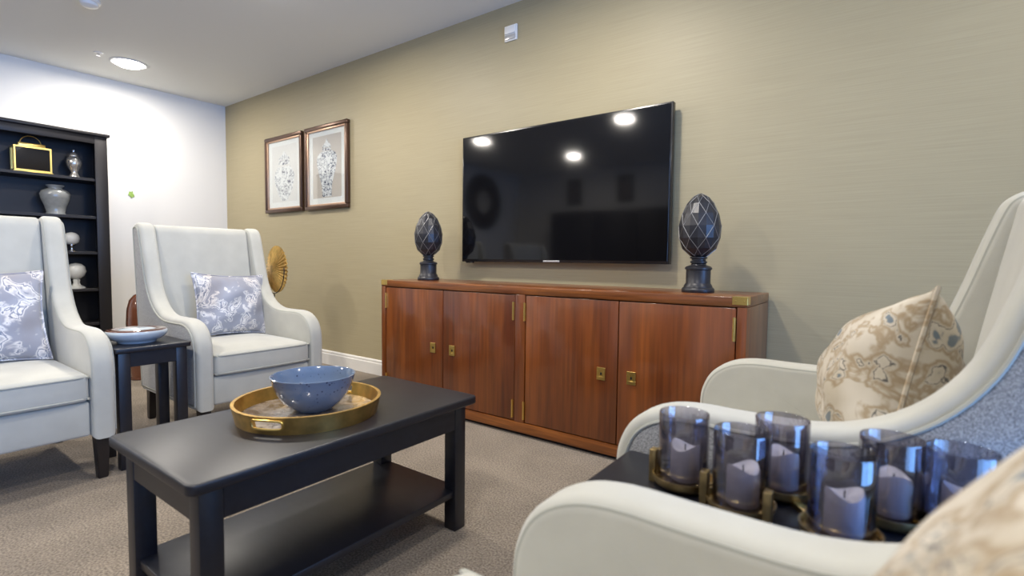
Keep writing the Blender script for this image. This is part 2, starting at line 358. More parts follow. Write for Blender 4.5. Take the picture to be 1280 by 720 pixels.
def baseboard(name, along, a0, a1):
    prof = [(0, 0), (.016, 0), (.016, .088), (.014, .092), (.010, .094), (.010, .100), (.012, .103), (.010, .112), (.004, .118), (0, .118)]
    b = B(); A = []; D = []
    for d, z in prof:
        if along == 'x': A.append(b.verts.new((a0, -d, z))); D.append(b.verts.new((a1, -d, z)))
        else: A.append(b.verts.new((d, a0, z))); D.append(b.verts.new((d, a1, z)))
    k = len(prof)
    for i in range(k): b.faces.new((A[i], A[(i+1) % k], D[(i+1) % k], D[i]))
    b.faces.new(A); b.faces.new(D[::-1])
    struct(name, b, 'trim', sharp=20)
baseboard('baseboard_television', 'x', 0.0, XR)
baseboard('baseboard_left', 'y', YB, -0.017)

# ------------------------------------------------------------------ ceiling fittings
DL = ['recessed round ceiling light near the corner of white wall and beige wall',
      'recessed round ceiling light seen only as the left glow mirrored in the television',
      'recessed round ceiling light seen only as the middle glow mirrored in the television',
      'recessed round ceiling light seen only as the upper right glow mirrored in the television',
      'recessed round ceiling light above the framed vase prints', 'recessed round ceiling light in front of the wall television',
      'recessed round ceiling light above the near pale armchairs', 'added unseen ceiling light brightening the right end of the beige wall']
for i, (x, y) in enumerate(DOWNLIGHTS):
    t = thing('ceiling_light', DL[i], 'ceiling light', (x, y, H), 0, 'recessed ceiling lights')
    obj('trim_ring', lathe(B(), [(.100, 0.0), (.125, 0.0), (.125, -.004), (.118, -.008), (.100, -.006)], 48, closed=True), 'plastic_white', t)
    obj('lens', lathe(B(), [(0, -.034), (.04, -.032), (.075, -.024), (.098, -.010), (.101, -.002), (.101, 0.0), (0, 0)], 40), 'lamp', t)
    ld = bpy.data.lights.new('downlight', 'AREA'); ld.shape = 'DISK'; ld.size = 0.18; ld.energy = DOWN_W*(0.5 if x > 6 else 1.0); ld.color = DOWN_COL; ld.spread = math.radians(180)
    lo = bpy.data.objects.new('lamp', ld); C.objects.link(lo); lo.location = (0, 0, -.040); lo.parent = t
t = thing('smoke_detector', 'white dome smoke detector at the top left of the ceiling', 'smoke detector', (1.62, -1.53, H))
obj('base', lathe(B(), [(0, 0), (.058, 0), (.058, -.012), (.05, -.016), (0, -.016)], 36), 'plastic_white', t)
obj('dome', lathe(B(), [(.046, -.016), (.044, -.032), (.03, -.042), (0, -.044)], 36), 'plastic_white', t)
t = thing('sprinkler_head', 'tiny white sprinkler button on ceiling beside the corner light', 'sprinkler', (0.66, -1.235, H))
obj('plate', lathe(B(), [(0, 0), (.03, 0), (.028, -.006), (0, -.007)], 24), 'plastic_white', t)
obj('nozzle', lathe(B(), [(.01, -.006), (.008, -.022), (.014, -.024), (0, -.026)], 16), 'chrome', t)
t = thing('wall_alarm', 'small square white alarm box high on the beige wall', 'alarm', (3.72, 0, 2.298))
obj('back_plate', box(B(), -.047, .047, -.012, 0, -.047, .047, .004), 'plastic_white', t)
obj('cover', box(B(), -.040, .040, -.022, -.011, -.006, .040, .004), 'plastic_white', t)
obj('indicator_strip', box(B(), -.040, .040, -.018, -.011, -.040, -.012, .003), 'badge', t)

# ------------------------------------------------------------------ armchairs
PROFILE = [(0.0, .17), (0.0, .30), (0.0, .44), (-.008, .50), (-.035, .552), (-.085, .588), (-.15, .603), (-.25, .603), (-.36, .606), (-.44, .628), (-.51, .675), (-.565, .75), (-.60, .85),
           (-.628, .95), (-.655, 1.04), (-.672, 1.073), (-.70, 1.09), (-.735, 1.092), (-.765, 1.078), (-.775, 1.04), (-.765, .90), (-.74, .60), (-.715, .30), (-.705, .17)]
CW = 0.355          # half width
TH = 0.082          # arm thickness
def chair_outline():
    curve = spline([(x, 0, z) for x, z in PROFILE], 4)
    return [(v.x, v.z) for v in curve]
def make_armchair(label):
    t = thing('wing_armchair', label, 'armchair', (0, 0, 0), 0, 'pale wing armchairs')
    ol = chair_outline()
    for s in (-1, 1):
        y0, y1 = (CW-TH, CW) if s > 0 else (-CW, -CW+TH)
        side = obj('arm', slab(B(), ol, y0, y1, .022, 5), 'velvet', t)
        yo = CW if s > 0 else -CW
        pan = clean_inset(ol, .030)
        ya, yb = (yo-.012, yo+.004) if s > 0 else (yo-.004, yo+.012)
        obj('outer_panel', slab(B(), pan, ya, yb, .003, 2), 'woven', side)
        b = B(); tube(b, [(x, yo+s*.003, z) for x, z in clean_inset(ol, .026)], .0042, 6, True)
        obj('outer_piping', b, 'piping', side)
        yi = CW-TH if s > 0 else -CW+TH
        b = B(); q = [p for p in inset2(ol, .012)][:80]
        tube(b, [(x, s*(CW-TH+.006), z) for x, z in q], .0042, 6)
        obj('inner_piping', b, 'piping', side)
    wi = CW-TH-.002
    bk = [(-.555, .28), (-.595, .48), (-.635, .75), (-.675, 1.00), (-.685, 1.055), (-.703, 1.080), (-.730, 1.084), (-.752, 1.070), (-.758, 1.03), (-.745, .80), (-.72, .45), (-.70, .19), (-.60, .19)]
    bo = [(v.x, v.z) for v in spline([(x, 0, z) for x, z in bk], 4, True)]
    obj('backrest', slab(B(), bo, -wi, wi, .018, 4), 'velvet', t)
    b = B(); box(b, -.66, -.022, -wi, wi, .185, .325, .012, 3); obj('seat_base', b, 'velvet', t)
    # seat cushion with a soft crown
    b = bmesh.new(); nx, ny = 14, 14; x0, x1 = -.60, -.012
    z0, z1 = .328, .437
    box(b, x0, x1, -wi+.003, wi-.003, z0, z1, .020, 4)
    bmesh.ops.subdivide_edges(b, edges=[e for e in b.edges if e.calc_length() > .2], cuts=9, use_grid_fill=True)
    for v in b.verts:
        u = (v.co.x-(x0+x1)/2)/((x1-x0)/2); w = v.co.y/wi
        k = max(0, 1-u**4)*max(0, 1-w**4)
        if v.co.z > (z0+z1)/2: v.co.z += .020*k
        if v.co.x > x1-.03: v.co.x += .010*max(0, 1-w**4)
    cu = obj('seat_cushion', b, 'velvet', t, 60)
    b = B()
    for z in (z0+.012, z1-.010):
        xf = x1+.004
        tube(b, spline([(x0+.1, -wi+.005, z), (xf-.04, -wi+.005, z), (xf-.012, -wi+.018, z), (xf+.002, -wi+.06, z), (xf+.006, 0, z), (xf+.002, wi-.06, z), (xf-.012, wi-.018, z), (xf-.04, wi-.005, z), (x0+.1, wi-.005, z)], 4), .0045, 6)
    obj('cushion_piping', b, 'piping', cu)
    for s in (-1, 1):
        obj('leg', taper(B(), -.045, s*(CW-.045), 0, .176, .036, .052), 'leg_wood', t)
        obj('leg', taper(B(), -.665, s*(CW-.045), 0, .19, .034, .05, dx=-.03), 'leg_wood', t)
    return t
chairB = make_armchair('pale wing armchair in the far corner beside the beige wall, blue paisley cushion on seat')
chairB.location = (3.05, -1.205, 0); chairB.scale = (1.02, .935, 1)
chairA = copy_tree(chairB); chairA['label'] = 'pale wing armchair cut off by the left edge, in front of black bookcase'
chairA.location = (3.115, -2.202, 0); chairA.scale = (1.0, .935, 1)
chairC = copy_tree(chairB); chairC['label'] = 'cream wing armchair with grey woven outer side between sideboard and candle table'
chairC.location = (5.15, -1.14, 0); chairC.rotation_euler.z = PI; chairC.scale = (1.07, 1.04, 1)
chairD = copy_tree(chairB); chairD['label'] = 'cream wing armchair nearest the camera, only its arm shown at lower right'
chairD.location = (5.205, -2.27, 0); chairD.rotation_euler.z = PI; chairD.scale = (1.07, 1.04, 1)
for ch in chairD.children:
    if ch.name.startswith('seat_cushion'): ch.location.x = .08

def cushion(name, label, w, h, th, mat, loc, rot, group='patterned cushions on the armchairs', roll=0.0, ear=0.085):
    """soft cushion standing in its local x (width) / z (height) plane, thickness along local y, base at z = 0"""
    t = thing(name, label, 'cushion', loc, 0, group); t.rotation_mode = 'XYZ'; t.rotation_euler = rot
    n = 26; b = bmesh.new(); grid = {}
    def edge(u, v):
        x = u*w/2*(1-ear*(1-v*v)); z = v*h/2*(1-ear*(1-u*u)); return x, z
    for side in (1, -1):
        for i in range(n+1):
            for j in range(n+1):
                u, v = -1+2*i/n, -1+2*j/n; bd = i in (0, n) or j in (0, n)
                if bd and side < 0: continue
                x, z = edge(u, v)
                f = ((1-abs(u)**2.2)*(1-abs(v)**2.2))**0.55
                y = side*th/2*f
                if not bd: y += 0.006*math.sin(7*u+3*v*side)*f+.004*math.cos(9*v-4*u)*f
                x2 = x*math.cos(roll)-z*math.sin(roll); z2 = x*math.sin(roll)+z*math.cos(roll)
                grid[side, i, j] = b.verts.new((x2, y, z2+h/2))
    def gv(s, i, j): return grid[(1, i, j)] if (i in (0, n) or j in (0, n)) else grid[(s, i, j)]
    for s in (1, -1):
        for i in range(n):
            for j in range(n): b.faces.new((gv(s, i, j), gv(s, i+1, j), gv(s, i+1, j+1), gv(s, i, j+1)))
    rim = [grid[1, i, 0].co.copy() for i in range(n)]+[grid[1, n, j].co.copy() for j in range(n)]+[grid[1, i, n].co.copy() for i in range(n, 0, -1)]+[grid[1, 0, j].co.copy() for j in range(n, 0, -1)]
    obj('cover', b, mat, t, 80)
    b = B(); tube(b, rim, .0045, 6, True); obj('piping', b, mat, t)
    return t
cushion('cushion', 'blue and white paisley cushion on the far corner armchair', .42, .365, .13, 'cushion_blue', (2.56, -1.14, .452), (math.radians(-13), math.radians(3), math.radians(94)), roll=math.radians(0))
cushion('cushion', 'blue and white paisley cushion cut off by the left edge, on the left armchair', .43, .40, .13, 'cushion_blue', (2.68, -2.19, .452), (math.radians(-16), 0, math.radians(90)))
cushion('cushion', 'tan and blue paisley cushion on cream armchair beside the sideboard', .40, .38, .25, 'cushion_tan', (5.603, -1.20, .458), (math.radians(13), 0, math.radians(97)), roll=math.radians(-13))
cushion('cushion', 'blurred tan paisley cushion in the lower right corner on the nearest armchair', .42, .40, .15, 'cushion_tan', (5.595, -2.25, .455), (math.radians(26), 0, math.radians(92)))

# ------------------------------------------------------------------ sideboard
SX0, SX1, SY, SH = 3.05, 5.208, -.4555, .775
t = thing('sideboard', 'long reddish rosewood sideboard with four doors and brass corners under the television', 'sideboard', (0, 0, 0))
b = B()
box(b, SX0, SX1, SY, -.02, SH-.040, SH, .003)
obj('top', b, 'rosewood_flat', t)
for x in (SX0, SX1-.036): obj('end_panel', box(B(), x, x+.036, SY, -.022, .02, SH-.0405, .002), 'rosewood', t)
b = B(); box(b, SX0+.0365, SX1-.0365, SY, -.03, .02, .072, .002); obj('bottom_rail', b, 'rosewood_flat', t)
obj('divider', box(B(), 4.104, 4.164, SY, -.03, .0725, SH-.041, .002), 'rosewood', t)
obj('back_panel', box(B(), SX0+.037, SX1-.037, -.035, -.024, .073, SH-.042), 'rosewood', t)
obj('plinth', box(B(), SX0+.03, SX1-.03, SY+.03, -.04, 0, .0195), 'leg_wood', t)
doors = [(3.090, 3.586, 3.51, 3.093, 1), (3.590, 4.100, 3.662, 4.090, 0), (4.168, 4.673, 4.595, 4.161, 1), (4.677, 5.168, 4.742, 5.163, 1)]
for i, (x0, x1, hx, gx, _) in enumerate(doors):
    d = obj('door', box(B(), x0, x1, SY+.003, SY+.025, .077, .731, .003), 'rosewood', t)
    # square recessed pull
    b = B(); z = .392; w = .021
    for (a0, a1, c0, c1) in ((-w, w, .013, .029), (-w, w, -.029, -.013), (-w, -.009, -.0135, .0135), (.009, w, -.0135, .0135)): box(b, hx+a0, hx+a1, SY-.003, SY+.004, z+c0, z+c1, .0008, 1)
    box(b, hx-.009, hx+.009, SY+.0005, SY+.004, z-.0135, z+.0135)
    hd = obj('pull', b, 'brass', d)
    obj('latch', box(B(), hx-.004, hx+.004, SY-.002, SY+.003, z-.006, z+.006, .001), 'black_metal', hd)
    for z0 in (.090, .600):
        b = B(); lathe(b, [(0, 0), (.0045, 0), (.0045, .095), (0, .095)], 10, (gx, SY-.001, z0)); box(b, gx-.006, gx+.006, SY-.001, SY+.003, z0+.002, z0+.093)
        obj('hinge', b, 'brass', d)
for x, sg in ((SX0, 1), (SX1, -1)):
    b = B(); xa, xb = sorted((x-sg*.0015, x+sg*.055))
    box(b, xa, xb, SY-.0015, SY+.004, SH-.030, SH+.0015, .0006, 1); box(b, xa, xb, SY, SY+.05, SH-.001, SH+.0015, .0006, 1)
    xa, xb = sorted((x-sg*.0015, x+sg*.002)); box(b, xa, xb, SY, SY+.05, SH-.03, SH, .0006, 1)
    for k in (.012, .043): lathe(b, [(0, .002), (.003, .0015), (.004, 0)], 8, mtx=Matrix.Translation((x+sg*k, SY-.0012, SH-.015)) @ Matrix.Rotation(PI/2, 4, 'X'))
    obj('brass_corner', b, 'brass', t)

# ------------------------------------------------------------------ television
TX0, TX1, TZ0, TZ1 = 3.386, 4.762, .897, 1.695
t = thing('television', 'large black flat television mounted on the beige wall above the sideboard', 'television', ((TX0+TX1)/2, 0, TZ0))
hw, hh = (TX1-TX0)/2, TZ1-TZ0
obj('casing', box(B(), -hw, hw, -.068, -.034, 0, hh, .003), 'tv_plastic', t)
obj('screen', box(B(), -hw+.009, hw-.009, -.0695, -.066, .016, hh-.009, .0005, 1), 'screen', t)
obj('wall_bracket', box(B(), -.28, .28, -.036, -.001, .18, .62, .004), 'tv_plastic', t)
obj('badge', box(B(), -.055, .055, -.0705, -.067, .004, .013, .001), 'badge', t)
obj('sensor', box(B(), -hw+.03, -hw+.09, -.066, -.05, -.008, .002, .002), 'tv_plastic', t)

# ------------------------------------------------------------------ framed prints
def vase_outline(kind):
    if kind == 0: h = [(0.0, .035), (.03, .045), (.09, .075), (.20, .105), (.28, .095), (.33, .06)], [(.345, .055), (.37, .058), (.39, .04)], [(.395, .06), (.42, .045), (.45, .015), (.47, .008)]
    else: h = [(0.0, .045), (.06, .048), (.12, .055), (.20, .078), (.28, .095), (.33, .098), (.37, .085), (.395, .05)], [(.40, .042), (.42, .042)], [(.425, .045), (.45, .035), (.475, .012), (.50, .006)]
    return h
def picture(x0, x1, z0, z1, label, kind):
    cx = (x0+x1)/2; t = thing('framed_print', label, 'framed picture', (cx, 0, z0), 0, 'framed vase prints')
    w, h = (x1-x0)/2, z1-z0; fw = .032
    b = B()
    for (a0, a1, c0, c1) in ((-w, w, 0, fw), (-w, w, h-fw, h), (-w, -w+fw, fw, h-fw), (w-fw, w, fw, h-fw)): box(b, a0, a1, -.034, 0, c0, c1, .006, 3)
    fr = obj('frame', b, 'bronze_frame', t)
    g = fw-.006; lw = .020; b = B()
    for (a0, a1, c0, c1) in ((-w+g, w-g, g, g+lw), (-w+g, w-g, h-g-lw, h-g), (-w+g, -w+g+lw, g+lw, h-g-lw), (w-g-lw, w-g, g+lw, h-g-lw)): box(b, a0, a1, -.026, -.004, c0, c1, .003, 2)
    obj('lip', b, 'copper_lip', fr)
    obj('mat_board', box(B(), -w+fw, w-fw, -.012, -.002, fw, h-fw), 'mat_board', t)
    mx, mb = w-fw-.070, fw+.065
    pr = obj('print', box(B(), -mx, mx, -.0128, -.011, mb, h-mb+.01), 'print_paper_pale' if kind == 0 else 'print_paper', t)
    b = B(); s = (h-2*mb)/.53*1.0; base = mb+.008; sx = s*(1.65 if kind == 0 else 1.5)
    for part in vase_outline(kind):
        dn = spline([(r, 0, z) for z, r in part], 4)
        L_ = [b.verts.new((-p.x*sx, -.0134, base+p.z*s)) for p in dn]; R_ = [b.verts.new((p.x*sx, -.0134, base+p.z*s)) for p in dn]
        for i in range(len(dn)-1): b.faces.new((L_[i], R_[i], R_[i+1], L_[i+1]))
    obj('vase_drawing', b, 'vase_print_pale' if kind == 0 else 'vase_print', pr)
    obj('glass', box(B(), -w+fw, w-fw, -.0185, -.0165, fw, h-fw), 'glass_clear', t)
picture(.836, 1.456, 1.326, 2.024, 'framed print of a round lidded blue and white vase, left of the pair', 0)
picture(1.503, 2.112, 1.322, 2.026, 'framed print of a tall slender blue and white vase, right of the pair', 1)

# ------------------------------------------------------------------ artichoke finials on the sideboard
def finial(label, x, y):
    t = thing('artichoke_finial', label, 'ornament', (x, y, SH), 0, 'dark faceted finials on the sideboard')
    base = [(0, 0), (.068, 0), (.070, .004), (.070, .014), (.066, .020), (.062, .022), (.060, .030), (.055, .038), (.0525, .042), (.0525, .100), (.058, .103), (.058, .110), (.052, .116), (.034, .122), (.030, .128), (.036, .132), (.036, .138), (.030, .142), (.030, .148), (.037, .152), (.037, .157), (.02, .163), (0, .163)]
    obj('pedestal', lathe(B(), base, 40), 'pewter', t)
    n = 8; zs0, hgt = .152, .285
    rows = 8; pts = {}
    def rad(q): return .0905*math.sqrt(max(0.0, 1-(2*q-1)**2))*(1-.16*(2*q-1))
    b = bmesh.new()
    for k in range(rows+1):
        q = (1-math.cos(PI*k/rows))/2
        for j in range(n):
            a = 2*PI*(j+.5*(k % 2))/n
            r = max(rad(q), .012) if 0 < k < rows else .010
            pts[k, j] = b.verts.new((r*math.cos(a), r*math.sin(a), zs0+hgt*q))
    lines = []
    for k in range(-1, rows):
        for j in range(n):
            o = k % 2
            jr = j if (k % 2) == 0 else j+1
            jl = jr-1
            lo = pts.get((k, j)); up = pts.get((k+2, j)); l = pts[(k+1, jl % n)]; r = pts[(k+1, jr % n)]
            if lo is None and up is not None: b.faces.new((l, r, up)); continue
            if up is None: b.faces.new((lo, r, l)); continue
            m1 = (lo.co+up.co)/2; out = Vector((m1.x, m1.y, 0)); out = out.normalized() if out.length > 1e-6 else out
            cmid = b.verts.new((l.co+r.co)/2*.62+m1*.38+out*.006)
            b.faces.new((lo, r, cmid)); b.faces.new((r, up, cmid)); b.faces.new((up, l, cmid)); b.faces.new((l, lo, cmid))
    for k in range(rows):
        for j in range(n):
            jr = j if (k % 2) == 0 else j+1
            for q in (jr % n, (jr-1) % n): lines.append((pts[k, j].co.copy(), pts[k+1, q].co.copy()))
    top = b.verts.new((0, 0, zs0+hgt+.004)); bot = b.verts.new((0, 0, zs0))
    for j in range(n): b.faces.new((pts[rows, j], pts[rows, (j+1) % n], top)); b.faces.new((pts[0, (j+1) % n], pts[0, j], bot))
    bd = obj('faceted_body', b, 'pewter', t, 3)
    b = B()
    for p, q in lines: tube(b, [p, q], .0013, 4)
    obj('ridges', b, 'pewter_edge', bd)
    return t
finial('dark faceted artichoke finial on the left end of the sideboard', 3.245, -.235)
finial('dark faceted artichoke finial on the right end of the sideboard, beside brass corner', 4.955, -.235).rotation_euler.z = .2

# ------------------------------------------------------------------ coffee table with tray and bowl
CX0, CX1, CY0, CY1, CH = 4.056, 4.5415, -2.1535, -1.265, .4515
t = thing('coffee_table', 'black rectangular coffee table with lower shelf, gold tray on top', 'coffee table', ((CX0+CX1)/2, (CY0+CY1)/2, 0))
a, c = (CX1-CX0)/2, (CY1-CY0)/2
def round_rect(x, y, r, n=5):
    out = []
    for sx, sy, s in ((1, 1, 0), (-1, 1, 1), (-1, -1, 2), (1, -1, 3)):
        for i in range(n+1):
            q = PI/2*(s+i/n); out.append((sx*(x-r)+r*math.cos(q), sy*(y-r)+r*math.sin(q)))
    return out
def board(bm, outl, z0, z1, r):
    b = bmesh.new(); slab(b, outl, z0, z1, r, 3)
    for v in b.verts: v.co = Vector((v.co.x, v.co.z, v.co.y))
    merge(bm, b); return bm
obj('tabletop', board(B(), round_rect(a, c, .022), CH-.026, CH, .006), 'black_wood', t)
LI, LS = .030, .050
b = B(); z0, z1 = CH-.105, CH-.0262
for s in (-1, 1):
    box(b, -a+LI+LS, a-LI-LS, s*(c-LI-.012)-.010, s*(c-LI-.012)+.010, z0, z1, .001, 1)
    box(b, s*(a-LI-.012)-.010, s*(a-LI-.012)+.010, -c+LI+LS, c-LI-LS, z0, z1, .001, 1)
obj('apron', b, 'black_wood', t)
for sx in (-1, 1):
    for sy in (-1, 1):
        x, y = sx*(a-LI-LS/2), sy*(c-LI-LS/2)
        obj('leg', box(B(), x-LS/2, x+LS/2, y-LS/2, y+LS/2, 0, CH-.0263, .003), 'black_wood', t)
b = B(); g = LI+.008
obj('shelf', box(b, -a+g, a-g, -c+g, c-g, .115, .137, .003), 'black_wood', t)

TCX, TCY = 4.28, -1.728
t = thing('serving_tray', 'round gold tray with slotted handles on the black coffee table', 'tray', (TCX, TCY, CH), math.radians(-63))
TR, THT = .194, .048
n = 120; rows = [0, .014, .020, .034, .040, THT]; b = bmesh.new(); ga = {}; gb = {}
def slot(i, k):
    ang = (i+.5)/n*2*PI
    d = min(abs(ang), abs(ang-PI), abs(ang-2*PI))
    return k in (1, 2, 3) and (d < .215 if k == 2 else d < .19)
for i in range(n):
    ang = 2*PI*i/n
    for k, z in enumerate(rows):
        f = 1+.055*z/THT
        ga[i, k] = b.verts.new((TR*f*math.cos(ang), TR*f*math.sin(ang), z)); gb[i, k] = b.verts.new(((TR*f-.009)*math.cos(ang), (TR*f-.009)*math.sin(ang), z))
K = len(rows)
for i in range(n):
    j = (i+1) % n
    for k in range(K-1):
        if slot(i, k): continue
        b.faces.new((ga[i, k], ga[j, k], ga[j, k+1], ga[i, k+1])); b.faces.new((gb[j, k], gb[i, k], gb[i, k+1], gb[j, k+1]))
        if k > 0 and slot(i, k-1): b.faces.new((ga[i, k], gb[i, k], gb[j, k], ga[j, k]))
        if k < K-2 and slot(i, k+1): b.faces.new((ga[j, k+1], gb[j, k+1], gb[i, k+1], ga[i, k+1]))
        if slot(j, k): b.faces.new((ga[j, k], gb[j, k], gb[j, k+1], ga[j, k+1]))
        if slot((i-1) % n, k): b.faces.new((ga[i, k+1], gb[i, k+1], gb[i, k], ga[i, k]))
    b.faces.new((ga[i, K-1], ga[j, K-1], gb[j, K-1], gb[i, K-1])); b.faces.new((ga[j, 0], ga[i, 0], gb[i, 0], gb[j, 0]))
rim = obj('rim', b, 'gold', t, 50)
for q in (0, PI):
    b = B(); pts = []
    for (da, z) in [(-.20, .017), (-.10, .0145), (0, .014), (.10, .0145), (.20, .017), (.222, .027), (.20, .037), (.10, .0395), (0, .040), (-.10, .0395), (-.20, .037), (-.222, .027)]:
        r = TR*(1+.055*z/THT)+.001; pts.append((r*math.cos(q+da), r*math.sin(q+da), z))
    tube(b, spline(pts, 3, True), .0032, 8, True); obj('handle_edge', b, 'brass', rim)
obj('base', lathe(B(), [(0, .004), (TR-.008, .004), (TR-.008, .010), (0, .010)], 80), 'agate', t)

t = thing('bowl', 'blue speckled ceramic bowl standing in the gold tray', 'bowl', (TCX+.005, TCY+.012, CH+.0102)); t.scale = (.94, .94, .94)
outer = [(0, 0), (.052, 0), (.056, .004), (.072, .014), (.094, .036), (.110, .062), (.120, .090), (.1245, .108), (.126, .111)]
inner = [(.1235, .112), (.120, .108), (.114, .088), (.104, .062), (.088, .038), (.066, .019), (.045, .012), (0, .010)]
obj('body', lathe(B(), outer+inner, 64), 'blue_glaze', t, 60)
b = B()
for k in range(26):
    q, r = random.random()*2*PI, .045*math.sqrt(random.random()); z = .016+.018*random.random()
    m = Matrix.Translation((r*math.cos(q), r*math.sin(q), z)) @ Matrix.Rotation(random.random()*6, 4, Vector((random.random(), random.random(), random.random())).normalized())
    lathe(b, [(0, 0), (.008, .003), (.013, .008), (.011, .008), (.006, .004), (0, .002)], 9, mtx=m)
tag(obj('potpourri', b, 'dried'), 'small heap of dried brown petals inside the blue bowl', 'potpourri', kind='stuff').location = (TCX+.005, TCY+.012, CH+.0102)

# ------------------------------------------------------------------ side tables
def side_table(label, x0, x1, y0, y1, h):
    t = thing('side_table', label, 'side table', ((x0+x1)/2, (y0+y1)/2, 0)); a, c = (x1-x0)/2, (y1-y0)/2
    obj('tabletop', board(B(), round_rect(a, c, .012), h-.022, h, .005), 'black_wood', t)
    b = B()
    for s in (-1, 1):
        box(b, -a+.058, a-.058, s*(c-.026)-.009, s*(c-.026)+.009, h-.085, h-.0222, .001, 1)
        box(b, s*(a-.026)-.009, s*(a-.026)+.009, -c+.058, c-.058, h-.085, h-.0222, .001, 1)
    obj('apron', b, 'black_wood', t)
    for sx in (-1, 1):
        for sy in (-1, 1):
            x, y = sx*(a-.037), sy*(c-.037); obj('leg', box(B(), x-.022, x+.022, y-.022, y+.022, 0, h-.0222, .003), 'black_wood', t)
    return t
STH = .522
side_table('small black side table between the two far armchairs, glazed dish on top', 2.80, 3.085, -1.862, -1.572, STH)
CTH = .500
side_table('black side table between the two near armchairs, carrying candle glasses', 5.20, 5.86, -1.865, -1.535, CTH)

t = thing('glazed_dish', 'wide low pottery dish with brown glazed top on small side table', 'dish', (2.93, -1.735, STH))
obj('body', lathe(B(), [(0, 0), (.070, 0), (.073, .004), (.075, .010), (.092, .016), (.110, .031), (.117, .045), (.117, .050), (.113, .057)], 56), 'pale_glaze', t, 60)
obj('top', lathe(B(), [(.113, .057), (.107, .061), (.084, .063), (.075, .059), (.068, .059)], 56), 'brown_glaze', t, 60)
obj('centre', lathe(B(), [(.068, .059), (.064, .062), (.042, .066), (0, .067)], 48), 'pale_glaze', t, 60)

# ------------------------------------------------------------------ candle rack, glasses, candles
GL = [(5.352, -1.648, 'farthest left, nearest the sideboard'), (5.458, -1.686, 'second from left, front row'), (5.500, -1.574, 'third from left, back row'),
      (5.597, -1.694, 'largest in view, centre front'), (5.655, -1.575, 'right of the largest one, back row'), (5.738, -1.574, 'rightmost, half hidden by the blurred cushion')]
rk = thing('candle_rack', 'aged brass candle rack with six round cups on the black side table', 'candle holder', (5.56, -1.62, CTH))
b = B(); pts = [Vector((x-5.56, y+1.62, .006)) for x, y, _ in GL]
for p, q in zip(pts, pts[1:]):
    d = (q-p); L_ = d.length; m = Matrix.Translation((p+q)/2) @ Matrix.Rotation(math.atan2(d.y, d.x), 4, 'Z')
    box(b, -L_/2, L_/2, -.007, .007, -.006, .004, .001, 1, mtx=m)
obj('connecting_bar', b, 'brass_aged', rk)
for p in pts:
    obj('cup', lathe(B(), [(0, .0045), (.045, .0045), (.050, .008), (.053, .016), (.054, .022), (.051, .022), (.0495, .012), (0, .010)], 40, (p.x, p.y, 0)), 'brass_aged', rk, 50)
for px, py in ((5.300, -1.655), (5.405, -1.700), (5.505, -1.720), (5.700, -1.690)):
    obj('upright', box(B(), px-5.56-.006, px-5.56+.006, py+1.62-.010, py+1.62+.010, 0, .060, .0015, 2), 'brass_aged', rk)
g0 = c0 = None
for i, (x, y, w) in enumerate(GL):
    gl = f'smoky blue glass candle cylinder, {w}'
    cl = f'white pillar candle inside a smoky glass, {w}'
    if i == 0:
        g0 = obj('candle_glass', lathe(B(), [(0, .0), (.041, 0), (.0435, .003), (.0435, .124), (.0425, .126), (.0410, .124), (.0410, .006), (0, .005)], 48), 'glass_smoke', None, 60)
        g = g0
        b = B(); prof = [(0, 0), (.0235, 0), (.025, .002), (.025, .056), (.0235, .062), (.021, .060), (.008, .054), (0, .053)]
        bb = bmesh.new(); lathe(bb, prof, 32)
        for v in bb.verts:
            if v.co.z > .05: v.co.z += .006*math.cos(math.atan2(v.co.y, v.co.x)*2+.5)*min(1, v.co.xy.length/.02)
        merge(b, bb)
        c0 = obj('candle', b, 'wax', None, 70)
        obj('wick', lathe(B(), [(0, .05), (.0012, .05), (.001, .064), (0, .065)], 6), 'black_metal', c0); c = c0
    else:
        g = g0.copy(); C.objects.link(g); c = copy_tree(c0)
    tag(g, gl, 'candle glass', 'smoky candle glasses on the rack'); tag(c, cl, 'candle', 'white candles in the smoky glasses')
    g.location = (x, y, CTH+.0105); c.location = (x+.004, y-.003, CTH+.0160); c.rotation_euler.z = i*1.3

# ------------------------------------------------------------------ bookcase and its ornaments
BX, BY0, BY1, BH = .30, -2.12, -1.098, 1.925
t = thing('bookcase', 'tall black bookcase against the white wall at left', 'bookcase', (0, 0, 0))
obj('crown', box(B(), .004, BX+.018, BY0-.018, BY1+.018, BH-.026, BH, .006), 'shelf_black', t)
for y in (BY0, BY1-.024): obj('side_panel', box(B(), .004, BX-.018, y, y+.024, 0, BH-.0262, .001, 1), 'shelf_black', t)
obj('back_panel', box(B(), .004, .014, BY0+.024, BY1-.024, .06, BH-.027), 'shelf_black', t)
b = B()
box(b, BX-.018, BX, BY0, BY0+.085, 0, BH-.0265, .002); box(b, BX-.018, BX, BY1-.085, BY1, 0, BH-.0265, .002); box(b, BX-.018, BX, BY0+.085, BY1-.085, BH-.090, BH-.0265, .002); box(b, BX-.018, BX, BY0+.085, BY1-.085, .0, .09, .002)
obj('face_frame', b, 'shelf_black', t)
for z in (.09, .345, .632, .940, 1.236, 1.548): obj('shelf', box(B(), .0145, BX-.019, BY0+.0245, BY1-.0245, z-.022, z, .001, 1), 'shelf_black', t)

